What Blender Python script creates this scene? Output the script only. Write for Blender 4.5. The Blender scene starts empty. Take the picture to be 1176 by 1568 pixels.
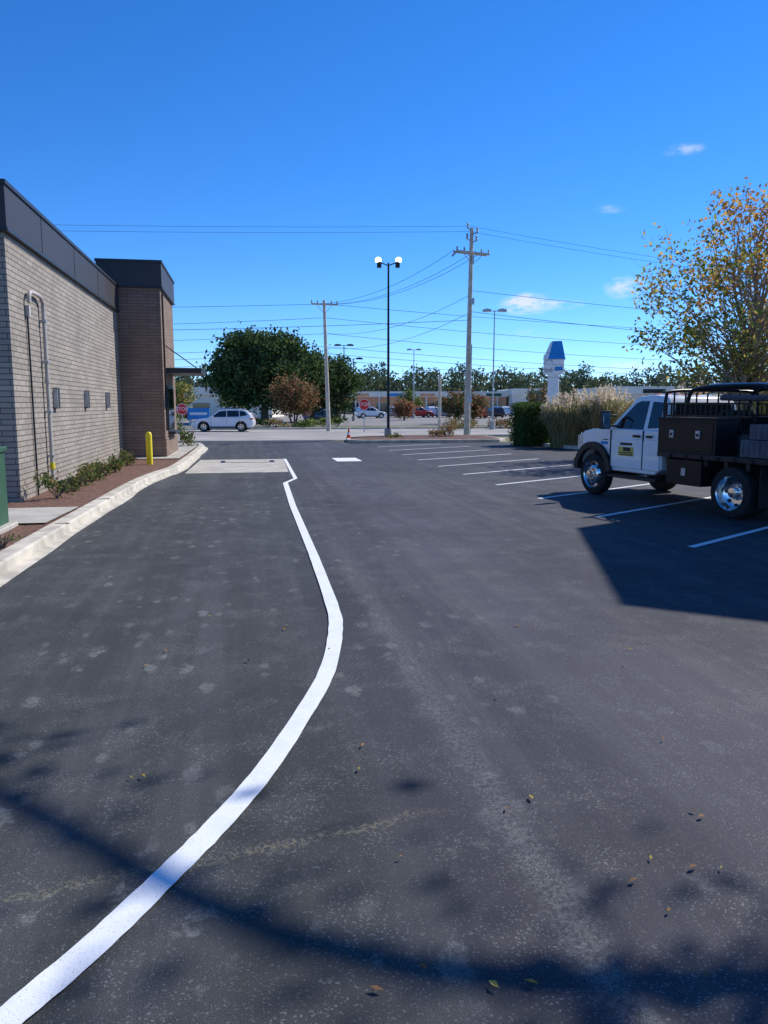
import bpy, bmesh, math, random
from mathutils import Vector, Matrix
random.seed(7)
R=random.random
def U(a,b): return a+(b-a)*R()
sc=bpy.context.scene
YAW=math.radians(10)
CY,SY=math.cos(YAW),math.sin(YAW)
H=1.85
def W(r,f):  # metres to the right / ahead of the viewpoint heading -> world
    return (r*CY+f*SY, -r*SY+f*CY)
# ------------------------------------------------------------ materials
class NT:
    def __init__(s,m):
        m.use_nodes=True; s.t=m.node_tree; s.t.nodes.clear()
    def n(s,ty,_props=None,**k):
        nd=s.t.nodes.new(ty)
        if _props:
            for a,b in _props.items(): setattr(nd,a,b)
        for a,b in k.items():
            a=a.replace('_',' ')
            key=int(a[1:]) if (a[0]=='i' and a[1:].isdigit()) else a
            s.set(nd,key,b)
        return nd
    def set(s,nd,key,b):
        if isinstance(b,bpy.types.NodeSocket): s.t.links.new(b,nd.inputs[key])
        else: nd.inputs[key].default_value=b
    def math(s,op,a,b=0.0,c=0.0,clamp=False):
        nd=s.t.nodes.new('ShaderNodeMath'); nd.operation=op; nd.use_clamp=clamp
        s.set(nd,0,a); s.set(nd,1,b); s.set(nd,2,c); return nd.outputs[0]
    def mix(s,f,a,b,mode='MIX'):
        nd=s.t.nodes.new('ShaderNodeMix'); nd.data_type='RGBA'; nd.blend_type=mode
        s.set(nd,0,f); s.set(nd,6,a); s.set(nd,7,b); return nd.outputs[2]
    def ss(s,v,a,b,lo=0.0,hi=1.0):
        nd=s.t.nodes.new('ShaderNodeMapRange'); nd.interpolation_type='SMOOTHSTEP'
        s.set(nd,0,v); s.set(nd,1,a); s.set(nd,2,b); s.set(nd,3,lo); s.set(nd,4,hi); return nd.outputs[0]
    def noise(s,vec,scale,detail=4,rough=.55):
        nd=s.n('ShaderNodeTexNoise',Scale=scale,Detail=detail,Roughness=rough); s.set(nd,'Vector',vec); return nd.outputs[0]
    def mapping(s,vec,scale=(1,1,1),rot=(0,0,0),loc=(0,0,0)):
        return s.n('ShaderNodeMapping',Vector=vec,Scale=scale,Rotation=rot,Location=loc).outputs[0]
def c4(c): return (c[0],c[1],c[2],1)
def mat(name,col,rough=.6,var=.12,scale=3,bump=0,bscale=60,metal=0,spec=.4,emit=0,coat=0):
    m=bpy.data.materials.new(name); t=NT(m)
    o=t.n('ShaderNodeTexCoord').outputs['Object']
    n1=t.noise(o,scale,3,.6)
    f=t.ss(n1,.3,.7)
    a=tuple(max(0,x*(1-var)) for x in col); b=tuple(min(1,x*(1+var)) for x in col)
    colr=t.mix(f,c4(a),c4(b))
    p=t.n('ShaderNodeBsdfPrincipled',Base_Color=colr,Roughness=rough,Metallic=metal)
    p.inputs['Specular IOR Level'].default_value=spec
    p.inputs['Coat Weight'].default_value=coat
    if emit:
        p.inputs['Emission Color'].default_value=(1,1,1,1); p.inputs['Emission Strength'].default_value=emit
    if bump:
        bn=t.n('ShaderNodeBump',Strength=bump,Distance=.01,Height=t.noise(o,bscale,2,.7))
        t.set(p,'Normal',bn.outputs[0])
    out=t.n('ShaderNodeOutputMaterial'); t.t.links.new(p.outputs[0],out.inputs[0])
    return m
def leafmat(name,col,trans=.35,var=.3):
    m=bpy.data.materials.new(name); t=NT(m)
    g=t.n('ShaderNodeNewGeometry')
    rnd=g.outputs['Random Per Island']
    a=tuple(x*(1-var) for x in col); b=tuple(min(1,x*(1+var)) for x in col)
    colr=t.mix(rnd,c4(a),c4(b))
    d=t.n('ShaderNodeBsdfDiffuse',Color=colr)
    tr=t.n('ShaderNodeBsdfTranslucent',Color=colr)
    mx=t.n('ShaderNodeMixShader',i0=trans,i1=d.outputs[0],i2=tr.outputs[0])
    out=t.n('ShaderNodeOutputMaterial'); t.t.links.new(mx.outputs[0],out.inputs[0])
    return m
def brickmat(name,c1,c2,mort,bw=.4,rh=.1,ms=.007,bump=.5):
    m=bpy.data.materials.new(name); t=NT(m)
    o=t.n('ShaderNodeTexCoord').outputs['Object']
    s=t.n('ShaderNodeSeparateXYZ',Vector=o)
    v=t.n('ShaderNodeCombineXYZ',X=t.math('ADD',s.outputs[0],s.outputs[1]),Y=s.outputs[2]).outputs[0]
    br=t.n('ShaderNodeTexBrick',Vector=v,Color1=c4(c1),Color2=c4(c2),Mortar=c4(mort),Scale=1.0)
    br.inputs['Brick Width'].default_value=bw; br.inputs['Row Height'].default_value=rh
    br.inputs['Mortar Size'].default_value=ms; br.inputs['Mortar Smooth'].default_value=.3
    n=t.noise(o,1.3,3); col=t.mix(t.ss(n,.3,.75,0,.22),br.outputs[0],(.05,.045,.04,1))
    bn=t.n('ShaderNodeBump',Strength=bump,Distance=.012,Height=t.math('SUBTRACT',1.0,br.outputs[1]))
    p=t.n('ShaderNodeBsdfPrincipled',Base_Color=col,Roughness=.85,Normal=bn.outputs[0]); p.inputs['Specular IOR Level'].default_value=.2
    out=t.n('ShaderNodeOutputMaterial'); t.t.links.new(p.outputs[0],out.inputs[0])
    return m
def asphalt():
    m=bpy.data.materials.new('asphalt'); t=NT(m)
    o=t.n('ShaderNodeTexCoord').outputs['Object']
    s=t.n('ShaderNodeSeparateXYZ',Vector=o); x,y=s.outputs[0],s.outputs[1]
    big=t.noise(o,.4,3,.6)
    mid=t.noise(o,2.3,4,.68)
    streak=t.noise(t.mapping(o,(2.6,.09,1)),1.0,4,.65)
    g1=t.noise(o,190,2,.8)
    g3=t.noise(o,38,3,.8)
    g4=t.noise(o,11,3,.7)
    xw=t.math('MULTIPLY_ADD',big,.6,t.math('SUBTRACT',x,.3))
    side=t.ss(xw,.1,1.3)
    col=t.mix(side,(.058,.063,.060,1),(.058,.056,.071,1))
    band=t.math('MULTIPLY',t.ss(xw,1.7,2.2),t.ss(xw,3.9,2.6))
    col=t.mix(t.math('MULTIPLY',band,.55),col,(.112,.105,.132,1))
    col=t.mix(t.ss(streak,.42,.70,0,.65),col,(.126,.125,.127,1))
    col=t.mix(t.ss(big,.40,.68,0,.6),col,(.034,.034,.038,1))
    col=t.mix(t.ss(mid,.48,.75,0,.55),col,(.130,.129,.124,1))
    # dusty foot and tyre smudges: two scattered layers, broken up and irregular
    leftm=t.ss(x,2.8,.4,.35,1)
    jit=t.math('ADD',t.math('MULTIPLY',t.math('SUBTRACT',g4,.5),.75),t.math('MULTIPLY',t.math('SUBTRACT',g3,.5),.35))
    brk=t.ss(g3,.38,.56,.25,1)
    for (sx,sy,rot,k,thr) in ((4.2,2.3,.35,.85,.35),(6.6,3.6,-.4,.65,.45)):
        vo=t.n('ShaderNodeTexVoronoi',Vector=t.mapping(o,(sx,sy,1),(0,0,rot)),Scale=1.0)
        pr=t.n('ShaderNodeSeparateColor',Color=vo.outputs['Color'])
        dd0=t.math('ADD',jit,vo.outputs['Distance'])
        sm=t.math('MULTIPLY',t.ss(dd0,.27,.14),t.ss(pr.outputs[0],thr,.8))
        sm=t.math('MULTIPLY',t.math('MULTIPLY',sm,brk),t.ss(big,.62,.42,.2,1))
        col=t.mix(t.math('MULTIPLY',sm,t.math('MULTIPLY',leftm,k)),col,(.25,.255,.24,1))
    # worn seam along the lane
    d=t.math('ABSOLUTE',t.math('SUBTRACT',t.math('MULTIPLY_ADD',mid,.2,x),1.22))
    seam=t.math('MULTIPLY',t.ss(d,.13,.03),t.ss(g3,.38,.6))
    col=t.mix(t.math('MULTIPLY',seam,t.ss(y,12,6,.12,.45)),col,(.25,.25,.24,1))
    # dusty yellow line of an old joint crossing the lane
    d2=t.math('ABSOLUTE',t.math('SUBTRACT',t.math('MULTIPLY_ADD',mid,.2,t.math('MULTIPLY_ADD',x,-.18,y)),3.16))
    dus=t.math('MULTIPLY',t.ss(d2,.05,.01),t.ss(g3,.46,.6))
    dus=t.math('MULTIPLY',dus,t.ss(x,1.0,.5))
    col=t.mix(t.math('MULTIPLY',dus,.5),col,(.36,.33,.20,1))
    # tyre arcs
    for (cx,cy,rr,w,k) in ((-6.3,9.6,7.85,.04,.28),(9.5,13,7.2,.07,.4)):
        dx=t.math('SUBTRACT',x,cx); dy=t.math('SUBTRACT',y,cy)
        dd=t.math('SQRT',t.math('ADD',t.math('MULTIPLY',dx,dx),t.math('MULTIPLY',dy,dy)))
        a=t.ss(t.math('ABSOLUTE',t.math('SUBTRACT',dd,rr)),w*1.6,w*.3)
        a=t.math('MULTIPLY',a,t.ss(mid,.35,.6,.1,1))
        col=t.mix(t.math('MULTIPLY',a,k),col,(.030,.030,.035,1))
    # aggregate grain
    g2=t.n('ShaderNodeTexVoronoi',Vector=o,Scale=150.0)
    col=t.mix(t.ss(g1,.38,.60,.65,0),col,(.018,.018,.02,1))
    spk=t.n('ShaderNodeSeparateColor',Color=g2.outputs['Color'])
    col=t.mix(t.math('MULTIPLY',t.ss(spk.outputs[0],.86,.98),t.ss(mid,.4,.65,.15,.55)),col,(.30,.30,.29,1))
    bn=t.n('ShaderNodeBump',Strength=.7,Distance=.006,Height=g1)
    p=t.n('ShaderNodeBsdfPrincipled',Base_Color=col,Roughness=.78,Normal=bn.outputs[0]); p.inputs['Specular IOR Level'].default_value=.3
    out=t.n('ShaderNodeOutputMaterial'); t.t.links.new(p.outputs[0],out.inputs[0])
    return m
def paintmat():
    m=bpy.data.materials.new('white_road_paint'); t=NT(m)
    o=t.n('ShaderNodeTexCoord').outputs['Object']
    n=t.noise(o,90,3,.8); n2=t.noise(o,5,3,.6)
    col=t.mix(t.ss(n2,.4,.7,0,.3),(.82,.83,.84,1),(.58,.58,.58,1))
    col=t.mix(t.ss(n,.42,.33,0,.6),col,(.30,.30,.31,1))
    bn=t.n('ShaderNodeBump',Strength=.4,Distance=.005,Height=n)
    p=t.n('ShaderNodeBsdfPrincipled',Base_Color=col,Roughness=.7,Normal=bn.outputs[0])
    out=t.n('ShaderNodeOutputMaterial'); t.t.links.new(p.outputs[0],out.inputs[0])
    return m
def mulchmat():
    m=bpy.data.materials.new('mulch'); t=NT(m)
    o=t.n('ShaderNodeTexCoord').outputs['Object']
    v=t.n('ShaderNodeTexVoronoi',Vector=t.mapping(o,(1,2.2,1),(0,0,.7)),Scale=22.0)
    s=t.n('ShaderNodeSeparateColor',Color=v.outputs['Color'])
    col=t.mix(s.outputs[0],(.06,.03,.02,1),(.28,.14,.09,1))
    bn=t.n('ShaderNodeBump',Strength=1,Distance=.03,Height=s.outputs[1])
    p=t.n('ShaderNodeBsdfPrincipled',Base_Color=col,Roughness=.9,Normal=bn.outputs[0])
    out=t.n('ShaderNodeOutputMaterial'); t.t.links.new(p.outputs[0],out.inputs[0])
    return m
def grassmat():
    m=bpy.data.materials.new('dry_grass'); t=NT(m)
    o=t.n('ShaderNodeTexCoord').outputs['Object']
    col=t.mix(t.ss(t.noise(o,.25,4,.6),.35,.65),(.12,.14,.05,1),(.30,.25,.14,1))
    col=t.mix(t.ss(t.noise(o,9,3,.7),.3,.7,0,.5),col,(.06,.07,.025,1))
    p=t.n('ShaderNodeBsdfPrincipled',Base_Color=col,Roughness=.95)
    out=t.n('ShaderNodeOutputMaterial'); t.t.links.new(p.outputs[0],out.inputs[0])
    return m
M_asph=asphalt(); M_paint=paintmat(); M_mulch=mulchmat(); M_grass=grassmat()
M_conc=mat('concrete',(.47,.435,.37),.85,.16,1.5,.5,50)
M_kerb=mat('kerb_concrete',(.54,.49,.40),.85,.24,2.8,.6,45)
M_street=mat('street_concrete',(.36,.33,.29),.9,.15,.3,.2,20)
M_brick=brickmat('gray_brick',(.41,.36,.30),(.33,.29,.245),(.12,.10,.085),.4,.1,.009,.7)
M_brown=brickmat('brown_brick',(.31,.22,.165),(.25,.175,.13),(.12,.09,.07),.6,.1,.008,.4)
M_parapet=mat('dark_metal_parapet',(.042,.039,.041),.55,.1,.8)
M_coping=mat('coping_metal',(.026,.026,.028),.45,.1,2)
M_black=mat('black_paint',(.010,.011,.012),.42,.2,6,spec=.3)
M_blackm=mat('black_powder_coat',(.020,.020,.022),.5,.25,9)
M_rub=mat('tyre_rubber',(.020,.020,.020),.85,.3,12)
M_white=mat('white_car_paint',(.82,.83,.84),.28,.03,1.5,coat=.6)
M_glass=mat('dark_glass',(.012,.015,.018),.05,.2,1,spec=.8)
M_chrome=mat('polished_aluminium',(.75,.75,.76),.2,.08,10,metal=1)
M_steel=mat('galvanised_steel',(.45,.46,.47),.45,.15,8,metal=.6)
M_pipe=mat('painted_pipe',(.50,.46,.41),.6,.1,4)
M_yel=mat('safety_yellow',(.90,.72,.02),.45,.06,5)
M_oran=mat('cone_orange',(.85,.12,.02),.5,.08,5)
M_red=mat('sign_red',(.65,.02,.025),.45,.06,5)
M_signw=mat('sign_white',(.80,.80,.80),.5,.05,5)
M_blue=mat('sign_blue',(.02,.24,.60),.45,.1,3)
M_green=mat('utility_green',(.03,.10,.05),.5,.15,3)
M_polew=mat('pale_pole',(.58,.50,.39),.8,.2,3,.3,30)
M_ins=mat('insulator',(.30,.31,.33),.4,.2,5)
M_graybox=mat('gray_plastic',(.10,.095,.11),.6,.2,6)
M_lamp=mat('lamp_lens',(.9,.9,.9),.3,0,1,emit=6)
M_bark=mat('bark',(.13,.10,.075),.95,.35,6)
M_barkg=mat('gray_bark',(.32,.26,.20),.95,.35,6)
M_text=mat('decal_black',(.02,.02,.02),.5)
M_logo=mat('decal_yellow',(.62,.50,.12),.5)
M_hl=mat('headlight',(.5,.52,.55),.15,.2,20,metal=.3)
M_rlight=mat('tail_light',(.35,.01,.01),.2,.2,20)
M_tan=mat('stucco_tan',(.88,.40,.21),.9,.1,.5)
M_wht=mat('stucco_white',(.93,.82,.67),.9,.06,.5)
M_teal=mat('teal_metal',(.05,.30,.30),.6)
M_lot=mat('old_lot_asphalt',(.24,.225,.205),.9,.15,.2)
M_roof=mat('pale_roof',(.75,.72,.66),.9)
# ------------------------------------------------------------ mesh builder
class MB:
    def __init__(s): s.v=[];s.f=[];s.m=[];s.mats=[]
    def mi(s,m):
        if m not in s.mats: s.mats.append(m)
        return s.mats.index(m)
    def add(s,vs,fs,m):
        b=len(s.v); k=s.mi(m)
        s.v.extend([tuple(v) for v in vs])
        for f in fs: s.f.append(tuple(i+b for i in f)); s.m.append(k)
    def box(s,x0,x1,y0,y1,z0,z1,m):
        s.add([(x0,y0,z0),(x1,y0,z0),(x1,y1,z0),(x0,y1,z0),(x0,y0,z1),(x1,y0,z1),(x1,y1,z1),(x0,y1,z1)],
              [(0,3,2,1),(4,5,6,7),(0,1,5,4),(1,2,6,5),(2,3,7,6),(3,0,4,7)],m)
    def sbox(s,x0,x1,a,c,z0,z1,m): s.box(x0,x1,min(a,c),max(a,c),z0,z1,m)
    def loft(s,A,B,m,caps=True):
        n=len(A); fs=[(i,(i+1)%n,n+(i+1)%n,n+i) for i in range(n)]
        if caps: fs+= [tuple(reversed(range(n))),tuple(range(n,2*n))]
        s.add(list(A)+list(B),fs,m)
    def prism(s,prof,y0,y1,m):  # (x,z) profile extruded in y
        s.loft([(x,y0,z) for x,z in prof],[(x,y1,z) for x,z in prof],m)
    def slab(s,poly,z0,z1,m):
        s.loft([(x,y,z0) for x,y in poly],[(x,y,z1) for x,y in poly],m)
    def sheet(s,poly,z,m): s.add([(x,y,z) for x,y in poly],[tuple(range(len(poly)))],m)
    def lathe(s,prof,c,axis,m,seg=28):
        n=len(prof); vs=[]
        for i in range(seg):
            a=2*math.pi*i/seg
            for r,h in prof:
                p=(r*math.cos(a),r*math.sin(a),h)
                if axis=='y': p=(p[0],p[2],p[1])
                elif axis=='x': p=(p[2],p[0],p[1])
                vs.append((c[0]+p[0],c[1]+p[1],c[2]+p[2]))
        fs=[]
        for i in range(seg):
            j=(i+1)%seg
            for k in range(n-1): fs.append((i*n+k,j*n+k,j*n+k+1,i*n+k+1))
        s.add(vs,fs,m)
    def tube(s,pts,rad,m,seg=6,cap=True):
        pts=[Vector(p) for p in pts]; n=len(pts)
        if not hasattr(rad,'__len__'): rad=[rad]*n
        vs=[]
        for i,p in enumerate(pts):
            d=(pts[min(i+1,n-1)]-pts[max(i-1,0)]).normalized()
            u=d.orthogonal().normalized() if i==0 else (u-d*u.dot(d)).normalized()
            w=d.cross(u)
            for k in range(seg):
                a=2*math.pi*k/seg; vs.append(p+(u*math.cos(a)+w*math.sin(a))*rad[i])
        fs=[]
        for i in range(n-1):
            for k in range(seg):
                k2=(k+1)%seg; fs.append((i*seg+k,i*seg+k2,(i+1)*seg+k2,(i+1)*seg+k))
        if cap: fs+=[tuple(reversed(range(seg))),tuple(range((n-1)*seg,n*seg))]
        s.add(vs,fs,m)
    def cyl(s,c,r,h,m,axis='z',seg=20,r2=None):
        r2=r if r2 is None else r2
        s.lathe([(0.0001,0),(r,0),(r2,h),(0.0001,h)],c,axis,m,seg)
    def leaf(s,p,size,m,asp=.6,up=None):
        d=Vector((U(-1,1),U(-1,1),U(-1,1))).normalized()
        e=d.orthogonal().normalized(); e=(Matrix.Rotation(U(0,6.28),3,d)@e)
        g=d.cross(e)*asp; p=Vector(p); e=e*size*.5; g=g*size*.5
        s.add([p-e,p+g,p+e,p-g],[(0,1,2,3)],m)
    def build(s,name,parent=None,bevel=0,smooth=True,recalc=True,ang=35):
        me=bpy.data.meshes.new(name); me.from_pydata(s.v,[],s.f)
        for m in s.mats: me.materials.append(m)
        me.polygons.foreach_set('material_index',s.m)
        if recalc:
            bm=bmesh.new(); bm.from_mesh(me); bmesh.ops.recalc_face_normals(bm,faces=bm.faces); bm.to_mesh(me); bm.free()
        if smooth:
            me.polygons.foreach_set('use_smooth',[True]*len(me.polygons))
            try: me.set_sharp_from_angle(angle=math.radians(ang))
            except Exception: pass
        me.update()
        o=bpy.data.objects.new(name,me); sc.collection.objects.link(o)
        if parent: o.parent=parent
        if bevel:
            b=o.modifiers.new('bevel','BEVEL'); b.width=bevel; b.segments=2; b.limit_method='ANGLE'; b.angle_limit=math.radians(32); b.harden_normals=False
        return o
def empty(name,loc=(0,0,0),rz=0,parent=None):
    o=bpy.data.objects.new(name,None); sc.collection.objects.link(o); o.location=loc; o.rotation_euler=(0,0,rz)
    if parent:o.parent=parent
    return o
def strip(pts,w,z,m,name):
    b=MB(); L=[];Rr=[]
    n=len(pts)
    for i,(x,y) in enumerate(pts):
        x0,y0=pts[max(i-1,0)]; x1,y1=pts[min(i+1,n-1)]
        d=Vector((x1-x0,y1-y0)).normalized(); ww=w*U(.95,1.05)
        L.append((x-d.y*ww/2,y+d.x*ww/2,z)); Rr.append((x+d.y*ww/2,y-d.x*ww/2,z))
    b.add(L+Rr,[(n+i,n+i+1,i+1,i) for i in range(n-1)],m)
    return b.build(name,smooth=False)
def smoothpts(P,k=6):
    out=[]
    for i in range(len(P)-1):
        p0=Vector(P[max(i-1,0)]);p1=Vector(P[i]);p2=Vector(P[i+1]);p3=Vector(P[min(i+2,len(P)-1)])
        for j in range(k):
            t=j/k
            q=.5*((2*p1)+(p2-p0)*t+(2*p0-5*p1+4*p2-p3)*t*t+(-p0+3*p1-3*p2+p3)*t**3)
            out.append(tuple(q))
    out.append(tuple(P[-1])); return out
# ------------------------------------------------------------ ground
b=MB(); b.sheet([(-1500,-300),(1500,-300),(1500,2500),(-1500,2500)],-.03,M_grass); b.build('ground',smooth=False)
b=MB(); b.sheet([(-3.0,-12),(30,-12),(30,8),(16,20),(13.2,33),(13.0,37.2),(5.0,37.4),(4.2,41.5),(-8,41.5),(-8,37),(-3.0,36.4)],0,M_asph); b.build('parking_lot',smooth=False)
b=MB(); b.sheet([(-200,45.2),(260,45.2),(260,60.5),(-200,60.5)],-.012,M_street)
b.sheet([(-9,41.5),(5.5,41.5),(8,45.2),(-12,45.2)],-.012,M_street); b.build('street',smooth=False)
b=MB()
for x in range(-60,100,9): b.sheet([(x,52.7),(x+3,52.7),(x+3,52.85),(x,52.85)],-.006,M_paint)
b.sheet([(-200,46),(260,46),(260,46.12),(-200,46.12)],-.006,M_paint)
b.build('street_lane_marking',smooth=False)
b=MB(); b.sheet([(-200,70),(300,70),(300,185),(-200,185)],-.01,M_lot); b.build('shopping_center_lot',smooth=False)
b=MB()
b.box(-200,-12.2,44.95,45.2,-.03,.1,M_kerb); b.box(8.2,260,44.95,45.2,-.03,.1,M_kerb); b.box(-200,260,60.5,60.8,-.03,.12,M_kerb)
b.build('street_kerb',bevel=.02,smooth=False)
# concrete pad
b=MB(); b.sheet([(-1.72,21.6),(1.1,21.6),(1.2,26.9),(-1.6,26.9)],.004,M_conc); b.build('concrete_pad',smooth=False)
b=MB()
for (x0,x1,y0,y1) in ((-.9,.85,25.4,25.55),(-.9,-.75,25.55,26.3),(.7,.85,25.55,26.3)): b.sheet([(x0,y0),(x1,y0),(x1,y1),(x0,y1)],.008,M_blackm)
b.build('detector_loop_marking',smooth=False)
b=MB(); b.sheet([(-.7,24.1),(.5,24.1),(.5,24.2),(-.7,24.2)],.008,M_paint); b.build('pad_marking',smooth=False)
b=MB(); b.sheet([(2.9,25.4),(3.75,25.4),(3.75,27.1),(2.9,27.1)],.004,M_paint); b.build('lane_arrow_marking',smooth=False)
# curved line
line=[(1.25,26.9),(1.2,22.5),(1.17,19.6),(.86,18.5),(.79,14.2),(.77,9.44),(.735,7.0),(.68,6.17),(.505,5.16),(.245,4.31),(.026,3.70),(-.18,3.25),(-.367,2.90),(-.553,2.57),(-.72,2.32),(-.95,2.0),(-1.3,1.6)]
strip([line[0],line[1],line[2]]+[line[3]],.10,.008,M_paint,'lane_edge_line')
strip([line[3],line[4]]+smoothpts(line[5:],7),.118,.012,M_paint,'curved_lane_line')
# stall lines
b=MB(); d=Vector((.848,.53)); n=Vector((-.53,.848))*.05
for y in (6.3,9.1,11.9,14.5,17.2,20,22.8,25.6,28.4,31.2,34):
    p=Vector((5.7,y)); L=5.0
    if p.y+L*d.y>36.5: L=4
    q=p+d*L
    b.sheet([tuple(p-n),tuple(q-n),tuple(q+n),tuple(p+n)],.005,M_paint)
b.build('parking_stall_marking',smooth=False)
# ------------------------------------------------------------ kerb + bed
outer=[(-2.75,-12),(-2.62,4),(-2.55,9),(-2.42,14),(-2.3,18),(-2.1,20.3),(-1.85,22),(-1.75,25),(-1.7,31),(-1.75,34.6),(-2.2,36.2),(-3.4,37),(-8,37.2)]
outer=smoothpts(outer,4)
def offs(P,d):
    out=[]
    for i,(x,y) in enumerate(P):
        x0,y0=P[max(i-1,0)];x1,y1=P[min(i+1,len(P)-1)]
        t=Vector((x1-x0,y1-y0)).normalized(); out.append((x-t.y*d,y+t.x*d))
    return out
face=offs(outer,.12); inner=offs(outer,.36)
b=MB(); n=len(outer)
b.add([(x+U(-.03,.04),y,.004) for x,y in outer]+[(x,y,.02) for x,y in face],[(i,i+1,n+i+1,n+i) for i in range(n-1)],M_kerb)
b.build('kerb_gutter',smooth=False)
b=MB()
P1=[(x,y,0) for x,y in face];P2=[(x,y,.12) for x,y in offs(outer,.135)];P2b=[(x,y,.145) for x,y in offs(outer,.16)];P3=[(x,y,.15) for x,y in inner];P4=[(x,y,0) for x,y in inner]
fs=[]
for r in range(4):
    for i in range(n-1): fs.append((r*n+i,r*n+i+1,(r+1)*n+i+1,(r+1)*n+i))
b.add(P1+P2+P2b+P3+P4,fs,M_kerb)
b.build('kerb')
b=MB()
for y in (5.5,8.5,11.7,14.7,17.6):
    xo=-2.6+(y-4)*.02
    b.box(xo-.345,xo-.14,y,y+.012,.14,.1535,M_rub)
b.build('kerb_joints',smooth=False)
b=MB()
pl=[(x+.01,y) for x,y in inner]
b.sheet([(-40,-12)]+pl+[(-40,37)],.125,M_mulch); b.build('mulch_bed',smooth=False)
b=MB(); b.sheet([(-9,11.8),(-2.93,11.8),(-2.84,13.6),(-9,13.6)],.152,M_conc)
b.sheet([(-4.04,25.6),(-2.2,25.6),(-2.07,36.2),(-4.04,36.4)],.152,M_conc); b.build('walkway',smooth=False)
# ------------------------------------------------------------ restaurant building
FY=14.7
bld=empty('restaurant_building')
b=MB(); b.box(-16,-4.05,FY,30.5,0,4.86,M_brick); b.build('walls',bld,smooth=False)
b=MB(); b.box(-16.1,-3.98,FY-.08,30.5,4.86,5.58,M_parapet)
b.box(-16.13,-3.95,FY-.11,30.5,5.58,5.65,M_coping); b.box(-16.12,-3.96,FY-.1,30.5,4.81,4.87,M_coping)
for y in range(17,30,3): b.box(-3.979,-3.972,y,y+.015,4.88,5.57,M_coping)
b.build('parapet',bld,smooth=False)
b=MB(); b.box(-9,-2.69,26.5,30.8,.75,5.65,M_brown); b.box(-9,-2.66,26.47,30.83,0,.75,M_brown)
b.build('drive_through_tower',bld,smooth=False)
b=MB(); b.box(-4.62,-2.62,26.43,30.87,5.65,6.38,M_parapet); b.box(-4.65,-2.59,26.40,30.9,6.38,6.46,M_coping); b.box(-3.94,-2.60,26.41,30.89,5.6,5.648,M_coping)
b.build('tower_cap',bld,smooth=False)
b=MB(); b.box(-2.70,-2.655,27.5,29.6,.95,2.5,M_coping); b.box(-2.66,-2.645,27.58,28.5,1.02,2.42,M_glass); b.box(-2.66,-2.645,28.58,29.52,1.02,2.42,M_glass); b.box(-2.69,-2.45,27.5,29.6,.86,.95,M_coping)
b.build('drive_through_window',bld,smooth=False)
b=MB(); b.box(-2.69,-1.5,27.2,30.0,2.93,3.06,M_coping); b.box(-2.69,-1.48,27.17,30.03,3.06,3.10,M_parapet)
for y in (27.5,29.7): b.tube([(-2.68,y,3.85),(-1.65,y,3.1)],.018,M_coping)
b.build('canopy',bld,smooth=False)
for i,y in enumerate((17.6,20.8,23.8)):
    b=MB(); b.box(-4.05,-3.96,y-.10,y+.10,1.78,2.22,M_coping); b.box(-4.05,-3.955,y-.125,y-.101,1.80,2.20,M_steel)
    b.build('wall_sconce_%d'%(i+1),bld,smooth=False)
b=MB()
b.tube(smoothpts([(-3.97,16.75,.12),(-3.97,16.75,2),(-3.97,16.75,3.7),(-3.97,16.68,3.9),(-3.97,16.5,3.97),(-3.97,15.95,3.97),(-3.97,15.78,3.92),(-3.97,15.72,3.75)],4),.038,M_pipe,10)
for z in (.8,1.7,2.7,3.5): b.box(-4.05,-3.92,16.69,16.81,z,z+.04,M_steel)
b.tube([(-3.97,16.75,.55),(-3.97,16.75,.68)],.05,M_yel,10); b.tube([(-3.97,16.75,2.3),(-3.97,16.75,2.38)],.05,M_pipe,10)
b.tube([(-4.02,15.75,.12),(-4.02,15.75,3.6)],.018,M_coping,8); b.box(-4.04,-3.97,15.7,15.8,3.5,3.7,M_pipe)  # thin dark tube stands in for the pipe's shadow on the wall
b.build('wall_pipe_and_shadow',bld)
b=MB(); b.tube([(-2.66,26.9,5.5),(-2.66,26.9,1)],.03,M_coping,6); b.build('downspout',bld)
# green utility box
b=MB(); b.box(-4.9,-3.38,10.7,11.62,.15,1.2,M_green); b.box(-4.93,-3.35,10.67,11.65,1.2,1.28,M_green); b.box(-5.0,-3.28,10.6,11.7,.12,.2,M_conc); b.build('utility_cabinet',bevel=.02)
# bollard
b=MB(); b.lathe([(.0001,1.08),(.05,1.07),(.08,1.03),(.088,.98),(.088,.12)],(-2.86,23.5,0),'z',M_yel,20); b.build('bollard')
# shrubs
M_l1=leafmat('shrub_leaf',(.15,.21,.06),.4); M_l1b=leafmat('shrub_leaf_dark',(.07,.11,.035)); M_l1c=leafmat('shrub_leaf_dry',(.28,.20,.09))
def shrub(name,x,y,z,r,h,n,size,mats=None,stems=True):
    mats=mats or [M_l1,M_l1b,M_l1,M_l1c]
    b=MB()
    for i in range(7):
        a=U(0,6.28); b.tube([(x,y,z),(x+math.cos(a)*r*.5,y+math.sin(a)*r*.5,z+h*.5),(x+math.cos(a)*r*.8,y+math.sin(a)*r*.8,z+h*U(.7,1))],[.012,.008,.004],M_bark,4)
    cl=[(U(-1,1)*r*.65,U(-1,1)*r*.65,U(.25,.85)*h) for _ in range(max(5,n//45))]
    for i in range(n):
        c=random.choice(cl); g=random.gauss
        b.leaf((x+c[0]+g(0,r*.2),y+c[1]+g(0,r*.2),max(z+.02,z+c[2]+g(0,h*.14))),size*U(.6,1.3),random.choice(mats))
    return b.build(name,recalc=False,smooth=False)
for y in (15.3,16.3,17.6,18.6,19.8,21.0,22.1,23.1):
    shrub('shrub',-3.5+U(-.12,.12),y+U(-.2,.2),.125,U(.26,.38),U(.36,.52),300,.075)
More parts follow.
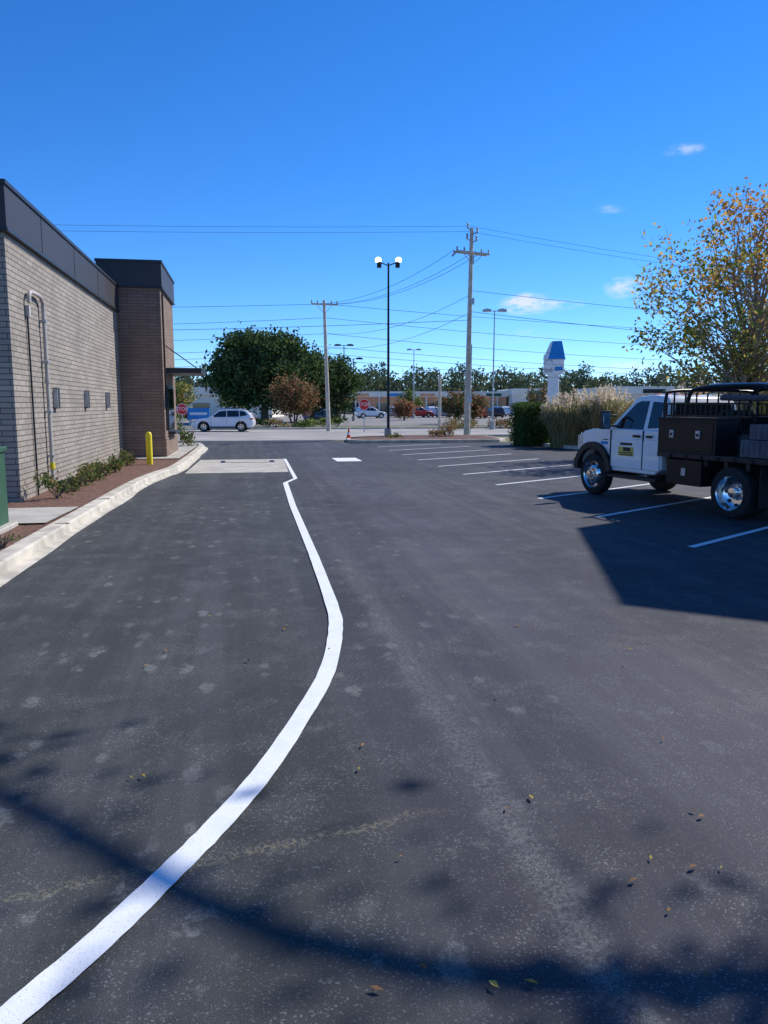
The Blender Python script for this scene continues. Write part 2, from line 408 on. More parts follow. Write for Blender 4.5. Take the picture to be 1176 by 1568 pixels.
shrub('shrub',-2.5,33.5,.125,.5,1.0,400,.12); shrub('shrub',-3.2,32,.125,.5,1.1,400,.12)
shrub('shrub',-2.98,9.9,.125,.2,.2,60,.06)
# ------------------------------------------------------------ trees
def tree(name,base,trunk_h,r0,crown_c,crown_r,nb,lpb,lsize,matf,spread=.45,bark=None,stems=1,shape=None,twig=.012,limbs=None):
    bark=bark or M_bark
    b=MB(); base=Vector(base); cc=Vector(crown_c)
    tops=[]
    for s_ in range(stems):
        a=U(0,6.28); off=Vector((math.cos(a),math.sin(a),0))*(.0 if stems==1 else r0*1.0)
        top=cc+Vector((U(-.25,.25)*crown_r[0],U(-.25,.25)*crown_r[1],crown_r[2]*U(.45,.75)))
        fork=base+off+Vector((U(-.1,.1),U(-.1,.1),trunk_h)) if stems==1 else base+off*2.5+Vector((0,0,trunk_h))
        pts=[base+off,fork,fork.lerp(top,.35)+Vector((U(-.3,.3),U(-.3,.3),0)),fork.lerp(top,.7)+Vector((U(-.3,.3),U(-.3,.3),0)),top]
        rr=r0 if stems==1 else r0*.6
        b.tube([base+off-Vector((0,0,.1))]+pts[0:],[rr*1.35,rr*1.1,rr*.8,rr*.55,rr*.3,rr*.1],bark,8)
        tops.append(pts)
    for i in range(nb):
        while True:
            p=Vector((U(-1,1),U(-1,1),U(-1,1)))
            if .12<p.length<1: break
        if R()<.6: p=p.normalized()*U(.65,1.0)
        if shape and not shape(p): continue
        q=Vector((cc.x+p.x*crown_r[0],cc.y+p.y*crown_r[1],cc.z+p.z*crown_r[2]))
        pts=random.choice(tops); k=U(0,.8) if q.z>cc.z else U(0,.35)
        seg=k*3; j=int(seg); st=pts[1+j].lerp(pts[min(2+j,4)],seg-j)
        m1=st.lerp(q,.35)+Vector((U(-1,1),U(-1,1),U(-.2,.6)))*.12*(q-st).length
        m2=st.lerp(q,.7)+Vector((U(-1,1),U(-1,1),U(-.2,.6)))*.1*(q-st).length
        rr=r0*.22*(1-k*.6)
        b.tube([st,m1,m2,q],[rr,rr*.6,rr*.35,twig],bark,5,False)
        for _ in range(2):
            e=q+Vector((random.gauss(0,1),random.gauss(0,1),random.gauss(.3,.8)))*spread*1.1
            b.tube([m2.lerp(q,R()),e],[twig*1.3,twig*.5],bark,3,False)
        nl=int(lpb*U(.4,1.5))
        mt=matf(p)
        for _ in range(nl):
            l=q+Vector((random.gauss(0,1),random.gauss(0,1),random.gauss(0,.75)))*spread
            if R()<.25: l=m2.lerp(q,R())+Vector((random.gauss(0,1),random.gauss(0,1),random.gauss(0,1)))*spread*.7
            b.leaf(l,lsize*U(.6,1.3),random.choice(mt))
    for (pts,rad,nl) in (limbs or []):
        b.tube(smoothpts(pts,3),rad if not hasattr(rad,'__len__') else [rad[0]+(rad[1]-rad[0])*i/(3*(len(pts)-1)) for i in range(3*(len(pts)-1)+1)],bark,7)
        for _ in range(nl):
            i=min(len(pts)-2,1+random.randrange(len(pts)-1)); l=Vector(pts[i]).lerp(Vector(pts[i+1]),R())+Vector((random.gauss(0,1),random.gauss(0,1),random.gauss(0,1)))*.30
            b.leaf(l,lsize*U(.6,1.3),random.choice(matf(Vector((0,0,0)))))
    return b.build(name,recalc=False,smooth=False)
L_oak=leafmat('oak_leaf',(.075,.12,.042),.3); L_oakd=leafmat('oak_leaf_dark',(.045,.078,.03),.25); L_oakl=leafmat('oak_leaf_light',(.12,.165,.06),.35)
L_or=leafmat('leaf_orange',(.58,.30,.07),.5); L_ye=leafmat('leaf_yellow',(.60,.44,.12),.5); L_br=leafmat('leaf_brown',(.36,.21,.11),.4); L_gr=leafmat('leaf_green',(.24,.29,.08),.5); L_re=leafmat('leaf_russet',(.28,.12,.06),.4)
x,y=W(-12.6,82)
tree('oak_tree',(x,y,0),1.8,.42,(x,y,5.5),(5.9,5.2,4.0),230,95,.42,lambda p:[L_oak,L_oakd,L_oak,L_oakl],.62)
x,y=W(-9.6,84)
tree('oak_tree',(x+2,y+2,0),1.5,.3,(x+2,y+2,4.6),(3.2,3.2,3.3),90,90,.40,lambda p:[L_oak,L_oakd,L_oakl],.6)
x,y=W(-7.9,68)
tree('autumn_tree',(x,y,0),.9,.15,(x,y,2.7),(2.2,2.1,1.6),95,60,.22,lambda p:[L_br,L_br,L_re,L_oak],.32,stems=3)
x,y=W(-5.2,88)
tree('oak_tree',(x,y,0),1.5,.3,(x,y,4.2),(2.3,2.3,2.9),70,90,.36,lambda p:[L_oak,L_oakd,L_oakl],.5)
# orange autumn tree on the right
def rf(p):
    if p.z<-.1 and p.x<.35: return [L_gr,L_gr,L_ye,L_oakl]
    if p.z>.5: return [L_br,L_or,L_ye]
    if p.x<-.35: return [L_gr,L_ye,L_or,L_gr]
    return [L_or,L_ye,L_or,L_gr,L_br]
def rshape(p):
    if p.z>.35 and p.x<-.15: return R()<.3
    if p.z>.5: return R()<.55
    if p.x<-.6 and p.z<-.45: return False
    return True
x,y=W(12.6,27.5)
tree('autumn_tree',(x,y,0),1.6,.2,(x+.2,y,5.7),(4.1,3.2,3.9),260,52,.165,rf,.32,bark=M_barkg,stems=4,twig=.006,shape=rshape)
x,y=W(19,34)
tree('autumn_tree',(x,y,0),1.6,.2,(x,y,4.6),(3.3,3.0,2.9),100,60,.17,lambda p:[L_br,L_or,L_ye],.35,bark=M_barkg,stems=3)
# tree standing to the right of the viewpoint: only its shadow reaches the picture
tree('shade_tree',(9.8,4.2,0),2.6,.2,(9.0,3.75,6.9),(3.0,1.9,2.2),62,62,.16,lambda p:[L_gr,L_or,L_ye],.34,bark=M_barkg,twig=.02,
     limbs=[([(9.8,4.2,3.2),(9.7,5.2,6.2),(9.3,6.2,8.0),(8.9,7.2,9.0),(8.1,8.7,9.5),(7.5,9.5,9.9)],(.11,.04),300)])
# mid-distance trees
for (r,f,h,w,ms) in ((7.2,78,3.0,2.2,[L_br,L_oak]),(9.3,80,2.8,2,[L_re,L_oak,L_br]),(-25,95,4.4,2.8,[L_oak,L_ye,L_gr]),(-21.5,110,4.2,3,[L_oak,L_gr]),(4.0,120,4.0,2.8,[L_oak,L_gr]),(22,110,4.4,2.8,[L_oak,L_br]),(2.5,96,2.3,1.6,[L_re,L_br])):
    x,y=W(r,f); tree('small_tree',(x,y,0),h*.28,.12,(x,y,h*.62),(w*.62,w*.62,h*.40),45,45,.30,(lambda ms:(lambda p:ms))(ms),.36)
# distant treeline
M_p1=leafmat('pine_far',(.11,.15,.085),.3); M_p2=leafmat('pine_far_dark',(.07,.105,.07),.3); M_p3=leafmat('tree_far_olive',(.17,.18,.09),.3)
b=MB()
for i in range(360):
    f=U(205,265); r=U(-.60,.60)*f; x,y=W(r,f)
    tall=R()<.3
    hh=(U(12.5,15.5) if tall else U(10,13))*(f/250); w=U(2.2,4.2)
    ms=random.choice([[M_p1,M_p2],[M_p1,M_p2],[M_p2,M_p1,M_p3],[M_p1,M_p3]])
    b.tube([(x,y,0),(x+U(-.4,.4),y,hh*.9)],[.28,.08],M_bark,4,False)
    for c in range(18):
        zc=hh*U(.2,.97); k=(1-abs(zc/hh-.5)*1.3); cx=x+U(-1,1)*w*k; cy=y+U(-1,1)*w*.6
        for _ in range(12):
            b.leaf((cx+random.gauss(0,.65),cy+random.gauss(0,.65),zc+random.gauss(0,.5)),U(.5,1.05),random.choice(ms),.7)
for i in range(5600):
    f=U(262,275); r=U(-.6,.6)*f; x,y=W(r,f); hm=9.8+1.6*math.sin(r*.21)+1.2*math.sin(r*.53+1)
    b.leaf((x,y,U(0,hm)),U(1.2,2.2),random.choice([M_p2,M_p1,M_p2]),.8)
b.build('distant_trees',recalc=False,smooth=False)
# low street shrubs
for (r,f,rr,h,ms) in ((-8.8,64,1.5,.75,[M_l1,L_br]),(-6.6,63,1.3,.8,[M_l1,M_l1b,L_gr]),(-5,64.5,1.2,.8,[M_l1b,L_gr]),(-11.5,66,1.6,.8,[M_l1b,M_l1]),(-4.0,66,1,.9,[M_l1b]),(-13.5,66,1.4,1.1,[L_gr,M_l1]),(4.3,50,.8,1.0,[M_l1,L_re]),(3.5,43,.5,.8,[L_br,M_l1c]),(2.9,42.5,.5,.5,[M_l1c,L_br]),(.6,41.5,.5,.4,[M_l1,M_l1c]),(6.5,62,1.2,.8,[M_l1,L_br]),(9.5,63,1.2,.8,[M_l1b,L_re]),(-18,66,1.4,1.2,[M_l1,L_gr])):
    x,y=W(r,f); shrub('shrub',x,y,0,rr,h,420,.2 if f>60 else .11,ms)
# end island
isl=[(4.9,38.6),(5.6,37.7),(12.6,37.6),(13.2,38.5),(13.4,42.6),(12.4,43.5),(6.6,43.4),(5.3,41.8)]
b=MB(); b.slab(isl,-.02,.14,M_kerb); b.build('island_kerb',bevel=.02,smooth=False)
cx=sum(p[0] for p in isl)/8; cy=sum(p[1] for p in isl)/8
b=MB(); b.sheet([(cx+(p[0]-cx)*.95,cy+(p[1]-cy)*.92) for p in isl],.146,M_mulch); b.build('island_mulch',smooth=False)
ed=[(13.4,37.4),(13.2,33),(14.2,27.5),(16,20.2),(30,8.2)]
e2=offs(ed,.3)
b=MB()
for i in range(len(ed)-1): b.slab([ed[i],ed[i+1],e2[i+1],e2[i]],0,.14,M_kerb)
b.build('lot_edge_kerb',smooth=False)
# hedge
b=MB()
hx,hy=W(6.75,35.6)
b.box(hx-.5,hx+.75,hy-.5,hy+.9,0,1.75,M_l1b)
for i in range(5200):
    s=random.choice('xyzxyy'); x0,x1,y0,y1,z1=hx-.62,hx+.87,hy-.62,hy+1.0,1.93
    x,y,z=U(x0,x1),U(y0,y1),U(.05,z1)
    if s=='x': x=random.choice((x0,x1))
    elif s=='y': y=random.choice((y0,y1))
    else: z=z1
    k=.5+.5*math.sin(x*5+z*4)*math.sin(y*4+z*3)
    b.leaf((x+random.gauss(0,.07),y+random.gauss(0,.07),z+random.gauss(0,.05)-.1*k),U(.06,.13),random.choice([M_l1b,M_l1b,M_l1,L_oakd]))
b.build('hedge',recalc=False,smooth=False)
# pampas grass
M_bl=leafmat('pampas_blade',(.42,.36,.19),.45); M_bl2=leafmat('pampas_blade_green',(.22,.25,.10),.45); M_pl=leafmat('pampas_plume',(.74,.63,.47),.5,.12)
def pampas(name,cx,cy,r,h,n,npl):
    b=MB()
    for i in range(n):
        a=U(0,6.28); rr=math.sqrt(R())*r*.55; x,y=cx+math.cos(a)*rr,cy+math.sin(a)*rr
        a+=U(-.7,.7); hh=h*U(.5,.9); out=U(.2,.9)*r*.9; w=U(.012,.026); px,py=-math.sin(a)*w,math.cos(a)*w
        pts=[(x,y,0),(x+math.cos(a)*out*.25,y+math.sin(a)*out*.25,hh*.6),(x+math.cos(a)*out*.65,y+math.sin(a)*out*.65,hh*.95),(x+math.cos(a)*out*1.1,y+math.sin(a)*out*1.1,hh*U(.6,.95))]
        vs=[]
        for k,p in enumerate(pts):
            s=(1,1,.7,.15)[k]; vs+= [(p[0]-px*s,p[1]-py*s,p[2]),(p[0]+px*s,p[1]+py*s,p[2])]
        b.add(vs,[(0,1,3,2),(2,3,5,4),(4,5,7,6)],random.choice([M_bl,M_bl,M_bl2]))
    for i in range(npl):
        a=U(0,6.28); rr=R()*r*1.0; lx,ly=math.cos(a)*rr,math.sin(a)*rr; hh=h*U(.72,1.1)
        p0=(cx+lx*.5,cy+ly*.5,0); p1=(cx+lx*.85,cy+ly*.85,hh*.74); p2=(cx+lx*1.05,cy+ly*1.05,hh)
        b.tube([p0,p1,p2],[.008,.007,.003],M_bl,3,False)
        for k in range(30):
            t=R(); q=Vector(p1).lerp(Vector(p2),t)
            b.leaf(q+Vector((U(-.06,.06),U(-.06,.06),U(-.05,.05))),U(.10,.20),M_pl,.25)
    return b.build(name,recalc=False,smooth=False)
for (r,f,rr,h,n,p) in ((7.95,34,1.1,2.25,1300,80),(9.3,33.6,1.1,2.45,1300,80),(10.2,34.8,1.2,2.5,1000,60),(12.2,30,1.3,2.6,900,50),(14.4,29.5,1.4,3.0,900,60),(16.2,30,1.4,3.0,800,50),(11,36,1.2,2.4,800,40)):
    x,y=W(r,f); pampas('pampas_grass',x,y,rr,h,n,p)
# ------------------------------------------------------------ poles, lamps, wires
def wire(pts_a,pts_b,sag,b,r=.016,m=None):
    A=Vector(pts_a);B=Vector(pts_b); P=[]
    for i in range(15):
        t=i/14; p=A.lerp(B,t); p.z-=sag*4*t*(1-t); P.append(p)
    b.tube(P,r,m or M_black,4,False)
def lamp_post(name,r,f,h,col,arms,rb=.07,hs=1.0,lit=False,shoe=True):
    x,y=W(r,f); e=empty(name,(x,y,0),-YAW)
    b=MB(); b.tube([(0,0,0),(0,0,h)],[rb,rb*.6],col,10)
    if shoe: b.lathe([(.22,0),(.22,.5),(.2,.55),(.0001,.56)],(0,0,0),'z',M_conc,18); b.box(-.12,.12,-.12,.12,.56,.6,col)
    b.build('pole',e)
    b=MB()
    for a in arms:
        if lit:
            b.tube([(0,0,h-.15),(a*.25,0,h-.05),(a*.5,0,h)],.03,col,6)
            b.tube([(a*.5,0,h-.25),(a*.5,0,h+.05)],.13,col,12)
            b.lathe([(.0001,.30),(.11,.27),(.17,.17),(.14,.04),(.0001,.0)],(a*.55,0,h),'z',M_lamp,16)
        else:
            b.tube([(0,0,h-.1),(a*.4*hs,0,h-.02)],.03,col,6)
            b.prism([(a*.3*hs,h-.1),(a*1.0*hs,h-.12),(a*1.0*hs,h+.04),(a*.65*hs,h+.12),(a*.3*hs,h+.05)],-.2*hs,.2*hs,col)
    b.build('lamp_heads',e)
lamp_post('street_lamp',.24,43.2,9.5,M_black,(-1,1),.085,1,True)
lamp_post('street_lamp',8.4,60,9.0,M_steel,(-1,1),.07,.9)
lamp_post('street_lamp',4.2,110,9.6,M_steel,(-1,1),.09,1)
lamp_post('street_lamp',-5.0,98,9.3,M_blackm,(-1,1),.09,1.2)
lamp_post('street_lamp',-3.6,92,7.3,M_blackm,(-1,1),.09,1.1)
def upole(name,r,f,h,tilt,m,main):
    x,y=W(r,f); e=empty(name,(x,y,0),math.radians(18 if main else 5))
    b=MB(); b.tube([(0,0,-.1),(tilt*.5,0,h*.5),(tilt,0,h)],[.19 if main else .16,.15 if main else .13,.11 if main else .1],m,12); b.build('pole',e)
    b=MB()
    za=h-1.45 if main else h-.35
    w=1.15 if main else .95
    b.box(tilt-w,tilt+w,-.2,-.1,za,za+.11,m)
    if main: b.box(tilt-w,tilt+w,.1,.2,za+.01,za+.12,m)
    b.tube([(tilt-w*.6,-.15,za),(tilt,-.12,za-.6)],.02,M_steel,4); b.tube([(tilt+w*.6,-.15,za),(tilt,-.12,za-.6)],.02,M_steel,4)
    for s in (-1,-.55,.55,1):
        b.lathe([(.0001,0),(.03,0),(.06,.05),(.035,.09),(.06,.13),(.035,.17),(.05,.21),(.0001,.23)],(tilt+s*w*.95,-.15,za+.1),'z',M_ins,8)
    if main:
        for (dx,z,l) in ((.35,h-.35,.35),(-.3,h-.15,.3),(.3,h-.8,.3),(-.35,h-.75,.3)):
            b.tube([(tilt,0,z),(tilt+dx,-.05,z+.12)],.035,M_steel,5); b.lathe([(.0001,0),(.05,.02),(.07,.1),(.04,.15),(.07,.22),(.04,.3),(.0001,.34)],(tilt+dx,-.05,z+.1),'z',M_ins,8)
        b.tube([(tilt-w,-.15,za),(tilt-w-.25,-.1,za-.25)],.05,M_ins,6)
        b.cyl((tilt*.9,-.2,h-2.0),.06,.45,M_steel); b.cyl((tilt*.7,-.26,h*.64),.12,.35,M_steel)
        b.tube([(.17,-.1,0),(.15+tilt*.3,-.1,h*.45)],.03,M_steel,6)
        b.box(-.14,.14,-.28,-.2,2.0,2.5,M_steel)
    b.build('crossarms',e); return x,y
mx,my=upole('utility_pole',4.95,46.3,12.0,.15,M_polew,True)
lx,ly=upole('utility_pole',-4.0,56,9.2,-.25,M_polew,False)
rx,ry=W(4.3,60); b=MB(); b.tube([(rx,ry,0),(rx,ry,4.2)],[.13,.11],M_polew,10); b.tube([(rx,ry,1.4),(rx,ry,1.6)],.14,M_steel,10); b.build('utility_pole_stub')
b=MB()
for (z,s) in ((8.95,.35),(8.0,.5),(6.9,.5),(6.0,.45),(5.5,.4),(5.1,.5)):
    wire((lx-.2,ly,z),(lx-60,ly-3,z-.6),s*2,b); wire((lx-.2,ly,z),(lx+70,ly+4,z-1.2),s*2.2,b)
for dx,z in ((-.9,10.75),(.9,10.75),(.4,10.75),(0,8.2),(0,7.2)):
    wire((mx+dx,my,z),(lx+dx*.7,ly,min(8.95,z-1.3)),.7,b,.012)
for z,z2 in ((12.1,11.2),(11.8,10.9)):
    wire((mx,my,z),(mx-60,my,z2),.5,b,.009); wire((mx,my,z),(mx+60,my+3,z2-1.5),1.2,b,.009)
wire((mx,my,7.3),(mx+60,my+2,5.4),.9,b,.016); wire((mx,my,8.5),(mx+60,my+2,7.2),.9,b,.014); wire((mx,my,6.8),(mx-60,my+2,6.3),.8,b)
b.build('overhead_wires',recalc=False)
# ------------------------------------------------------------ signs
def stop_sign(r,f,zc,rad,rot=0):
    x,y=W(r,f); e=empty('stop_sign',(x,y,0),-YAW+rot)
    b=MB(); b.box(-.03,.03,-.02,.02,0,zc+rad,M_steel); b.build('post',e)
    b=MB()
    def octo(rd,yy): return [(rd*math.cos(math.pi/8+i*math.pi/4),yy,zc+rd*math.sin(math.pi/8+i*math.pi/4)) for i in range(8)]
    b.loft(octo(rad,-.04),octo(rad,-.025),M_signw); b.loft(octo(rad*.93,-.045),octo(rad*.93,-.041),M_red); b.build('face',e,smooth=False)
    c=bpy.data.curves.new('text','FONT'); c.body='STOP'; c.size=rad*.85; c.align_x='CENTER'; c.align_y='CENTER'; c.extrude=.002
    c.materials.append(M_signw)
    o=bpy.data.objects.new('lettering',c); sc.collection.objects.link(o); o.parent=e; o.location=(0,-.05,zc); o.rotation_euler=(math.pi/2,0,0)
stop_sign(-1.38,54,1.9,.40); stop_sign(-15.6,60,1.55,.45)
# pylon sign with blue hipped roof
x,y=W(15.2,70); e=empty('pylon_sign',(x,y,0),-YAW-.25)
b=MB(); b.box(-.48,.48,-.35,.35,0,4.9,M_signw); b.box(-.6,.6,-.42,.42,0,1.2,M_wht); b.box(-.56,.56,-.4,.4,4.3,4.45,M_signw)
b.build('column',e,bevel=.02)
b=MB(); b.box(-.90,.90,-.45,.45,4.6,6.3,M_signw)
b.prism([(-.78,4.75),(-.1,4.75),(-.1,6.15),(-.78,6.15)],-.47,-.451,M_steel); b.box(.1,.8,-.47,-.451,4.9,5.25,M_blue)
b.build('panel',e,bevel=.03)
b=MB(); b.loft([(-.55,-.6,5.9),(1.0,-.6,5.9),(1.0,.6,5.9),(-.55,.6,5.9)],[(-.2,-.2,7.5),(.65,-.2,7.5),(.65,.2,7.5),(-.2,.2,7.5)],M_blue); b.loft([(-.95,-.5,5.9),(-.5,-.62,5.9),(-.5,.5,5.9),(-.95,.5,5.9)],[(-.35,-.2,7.4),(-.15,-.25,7.45),(-.15,.2,7.4),(-.35,.2,7.4)],M_signw); b.build('roof',e,smooth=False)
b=MB(); b.lathe([(.0001,0),(.36,0),(.36,.05),(.0001,.05)],(-.45,-.53,5.4),'y',M_signw,24); b.build('emblem',e)
# blue sign at left, seen past the building
x,y=W(-17.2,72); e=empty('store_sign',(x,y,0),-YAW)
b=MB(); b.box(-1.0,1.0,-.1,.1,.55,1.6,M_blue); b.box(-.8,.8,-.12,-.101,.95,1.2,M_signw); b.box(-.9,-.7,-.08,.08,0,.55,M_steel); b.box(.7,.9,-.08,.08,0,.55,M_steel); b.build('panel',e,smooth=False)
# cone
x,y=W(-1.85,40.5); b=MB(); b.box(x-.19,x+.19,y-.19,y+.19,0,.04,M_oran); b.lathe([(.15,.04),(.085,.32)],(x,y,0),'z',M_oran,16); b.lathe([(.0855,.32),(.062,.45)],(x,y,0),'z',M_signw,16); b.lathe([(.062,.45),(.03,.66),(.0001,.67)],(x,y,0),'z',M_oran,16); b.build('traffic_cone')
# ------------------------------------------------------------ distant buildings
def shop(name,r0,r1,f,h,wall,fas,depth=25,cols=None,rot=0):
    x,y=W((r0+r1)/2,f); e=empty(name,(x,y,0),-YAW+rot); w=(r1-r0)/2
    b=MB(); b.box(-w,w,0,depth,0,h*.97,wall); b.build('walls',e,smooth=False)
    b=MB(); b.box(-w-.3,w+.3,-.5,depth+.3,h*.78,h,fas); b.box(-w-.35,w+.35,-.55,depth+.35,h,h+.15,M_roof); b.build('fascia',e,smooth=False)
    b=MB(); k=-w+1
    while k<w-2.5:
        ww=U(1.5,3.0); ww=min(ww,w-k-.3); b.box(k,k+ww,-.04,-.003,.4,h*.5,M_glass)
        b.box(k-.05,k,-.08,-.045,.2,h*.52,M_signw); k+=ww+U(2.5,5)
    b.build('windows',e,smooth=False)
    b=MB(); k=-w
    while k<=w: b.box(k-.15,k+.15,-.45,-.2,0,h*.78,fas); k+=5
    b.build('columns',e,smooth=False)
    b=MB()
    for i,c in enumerate(cols or []):
        xx=-w+(i+.6)*2*w/len(cols); b.box(xx-1.6,xx+1.6,-.58,-.505,h*.81,h*.94,c)
    if cols: b.build('store_signs',e,smooth=False)
    return e
shop('strip_mall',-16,26,165,4.6,M_tan,M_wht,25,[M_red,M_tan,M_blue,M_tan,M_red,M_green])
shop('store',26.5,34,160,5.1,M_wht,M_wht,20,[M_teal])
shop('store',33,52,112,4.4,M_wht,M_wht,20,[M_text,M_green])
shop('store',-30,-17,118,4.4,M_wht,M_wht,14,[M_blue])
shop('store',-75,-36,150,5.0,M_tan,M_wht,24,[M_red,M_blue])
# ------------------------------------------------------------ cars
def arch(cx,cz,r,a0=180,a1=0,n=12):
    return [(cx+r*math.cos(math.radians(a0+(a1-a0)*i/n)),cz+r*math.sin(math.radians(a0+(a1-a0)*i/n))) for i in range(n+1)]
def carwheel(b,x,y,r,w,side,rim=None):
    rim=rim or M_chrome
    pr=[(r*.62,-w/2),(r*.93,-w/2),(r,-w*.36),(r,w*.36),(r*.93,w/2),(r*.62,w/2)]
    b.lathe(pr,(x,y,r),'y',M_rub,28)
    b.lathe([(r*.64,side*w*.48),(r*.60,side*w*.30),(r*.2,side*w*.22),(.0001,side*w*.26)],(x,y,r),'y',rim,28)
    b.lathe([(r*.62,-side*w*.48),(.0001,-side*w*.4)],(x,y,r),'y',M_rub,20)
    for k in range(5):
        a=k*2*math.pi/5+.3; a2=a+.55
        vs=[]
        for (rr,aa) in ((r*.24,a+.2),(r*.54,a+.02),(r*.54,a2+.3),(r*.24,a+.7)):
            vs.append((x+rr*math.cos(aa),y+side*(w*.315),r+rr*math.sin(aa)))
        b.add(vs,[(0,1,2,3)],M_rub)
def make_car(name,r,f,heading,paint,sc_=1.0,z=0):
    x,y=W(r,f); e=empty(name,(x,y,z),heading); e.scale=(sc_,)*3
    wr=.35
    prof=[(-2.12,.32),(-2.24,.5),(-2.25,.72),(-2.16,.95),(-2.08,1.06),(-1.2,1.05),(.85,1.0),(1.1,.99),(1.75,.92),(2.1,.80),(2.24,.64),(2.25,.45),(2.15,.28)]
    prof+= [(1.78,.25)]+arch(1.38,.34,.41,0,180)+[(.97,.24),(-.93,.24)]+arch(-1.36,.34,.41,0,180)+[(-1.78,.28)]
    b=MB(); b.prism(prof,-.86,.86,paint); b.build('body',e,bevel=.05)
    def wd(z): return .84-(z-1.0)*.30
    g=[(-2.1,1.04),(-1.98,1.3),(-1.82,1.5),(-1.5,1.6),(-.6,1.66),(.05,1.62),(.3,1.54),(1.12,.98)]
    b=MB(); b.loft([(px,-wd(pz),pz) for px,pz in g],[(px,wd(pz),pz) for px,pz in g],paint); b.build('cabin',e,bevel=.03)
    b=MB()
    for s in (-1,1):
        for w in ([(.8,1.06),(.22,1.48),(-.28,1.54),(-.30,1.07)],[(-.36,1.07),(-.34,1.545),(-1.2,1.53),(-1.24,1.09)],[(-1.3,1.10),(-1.26,1.52),(-1.62,1.47),(-1.85,1.2)]):
            vs=[(px,s*(wd(pz)+.006),pz) for px,pz in w]; b.add(vs,[(0,1,2,3)],M_glass)
    vs=[]
    for (px,pz) in ((1.06,1.03),(.36,1.51)):
        for s in (-1,1): vs.append((px+.012,s*(wd(pz)-.07),pz+.012))
    b.add(vs,[(0,1,3,2)],M_glass)
    vs=[]
    for (px,pz) in ((-2.0,1.22),(-1.84,1.48)):
        for s in (-1,1): vs.append((px-.012,s*(wd(pz)-.08),pz+.004))
    b.add(vs,[(0,1,3,2)],M_glass); b.build('windows',e,smooth=False)
    b=MB()
    for wx in (1.38,-1.36):
        for s in (-1,1): carwheel(b,wx,s*.77,wr,.22,s)
    b.box(-1.9,1.9,-.7,.7,.2,.6,M_rub); b.build('wheels',e)
    b=MB()
    for s in (-1,1):
        b.box(1.95,2.2,s*.80-.08,s*.80+.07,.68,.78,M_hl); b.box(-2.23,-2.0,s*.80-.08,s*.80+.07,.88,1.0,M_rlight)
        b.box(.62,.80,s*.93-.07,s*.93+.07,1.02,1.14,paint); b.box(-1.0,1.0,s*.862-.012,s*.862+.012,.28,.38,M_blackm)
        for dx in (.82,-.33,-1.25): b.box(dx,dx+.012,s*.861-.003,s*.861+.003,.42,1.02,M_blackm)
        for dx in (-.2,-1.12): b.box(dx,dx+.16,s*.87-.01,s*.87+.01,.88,.91,M_chrome)
        b.box(-1.6,0,s*.6-.02,s*.6+.02,1.64,1.68,M_steel)
        for wx in (1.38,-1.36):
            A=arch(wx,.34,.43,0,180,14); B=arch(wx,.34,.40,0,180,14)
            for i in range(14): b.add([(A[i][0],s*.868,A[i][1]),(A[i+1][0],s*.868,A[i+1][1]),(B[i+1][0],s*.868,B[i+1][1]),(B[i][0],s*.868,B[i][1])],[(0,1,2,3)],M_blackm)
    b.box(2.2,2.262,-.45,.45,.42,.62,M_blackm); b.build('trim',e,bevel=.01)
    return e
make_car('suv',-11.45,55.5,math.pi-YAW+.04,M_white,.96)
P_red=mat('red_car_paint',(.45,.03,.02),.3,.05,2,coat=.5); P_blue=mat('blue_car_paint',(.03,.10,.28),.3,.05,2,coat=.5); P_gr=mat('silver_car_paint',(.35,.36,.38),.3,.05,2,coat=.5); P_dk=mat('dark_car_paint',(.04,.04,.05),.3,.05,2,coat=.5)
for (r,f,hd,p) in ((-8.6,96,1.8,P_blue),(-6.4,98,1.5,P_dk),(-2.0,112,.2,M_white),(5.2,118,.3,P_red),(9.2,120,1.5,P_gr),(7.2,121,1.6,M_white),(1.4,117,1.4,P_gr),(13.5,112,1.5,P_red),(20,130,1.5,M_white),(-20,100,1.6,P_gr),(-17.4,92,.1,M_white),(-26,98,.0,P_red),(16.8,118,1.6,P_dk)):
    make_car('parked_car',r,f,hd,p)
# ------------------------------------------------------------ flatbed work truck
T=empty('flatbed_truck',(8.86,11.60,0),math.radians(101.9))
WB=3.80; WR=.425
def bigwheel(x,y,side,front):
    b=MB(); r=WR; w=.24
    b.lathe([(r*.68,-w/2),(r*.90,-w/2),(r*.985,-w*.40),(r,-w*.30),(r,w*.30),(r*.985,w*.40),(r*.90,w/2),(r*.68,w/2)],(x,y,r),'y',M_rub,36)
    for k in (-.06,-.02,.02,.06): b.lathe([(r+.001,k-.004),(r+.006,k),(r+.001,k+.004)],(x,y,r),'y',M_rub,36)
    s=side
    if front: pr=[(r*.70,s*.115),(r*.66,s*.10),(r*.60,s*.03),(r*.52,s*.05),(r*.42,s*.10),(r*.30,s*.115),(r*.29,s*.15),(r*.17,s*.16),(r*.15,s*.21),(.0001,s*.215)]
    else: pr=[(r*.70,s*.115),(r*.66,s*.10),(r*.62,s*-.02),(r*.50,s*-.06),(r*.30,s*-.065),(r*.28,s*-.03),(r*.20,s*-.02),(r*.18,s*.07),(.0001,s*.08)]
    b.lathe(pr,(x,y,r),'y',M_chrome,36)
    b.lathe([(r*.69,-s*.11),(.0001,-s*.1)],(x,y,r),'y',M_rub,20)
    yy=.085 if front else -.052
    for k in range(8):
        a=k*math.pi/4; b.cyl((x+r*.5*math.cos(a),y+s*yy-.012,r+r*.5*math.sin(a)),r*.075,.024,M_blackm,'y',10)
    for k in range(10):
        a=k*math.pi/5+.2; b.cyl((x+r*.25*math.cos(a),y+s*(.13 if front else -.05)-.015,r+r*.25*math.sin(a)),.013,.05,M_steel,'y',6)
    return b
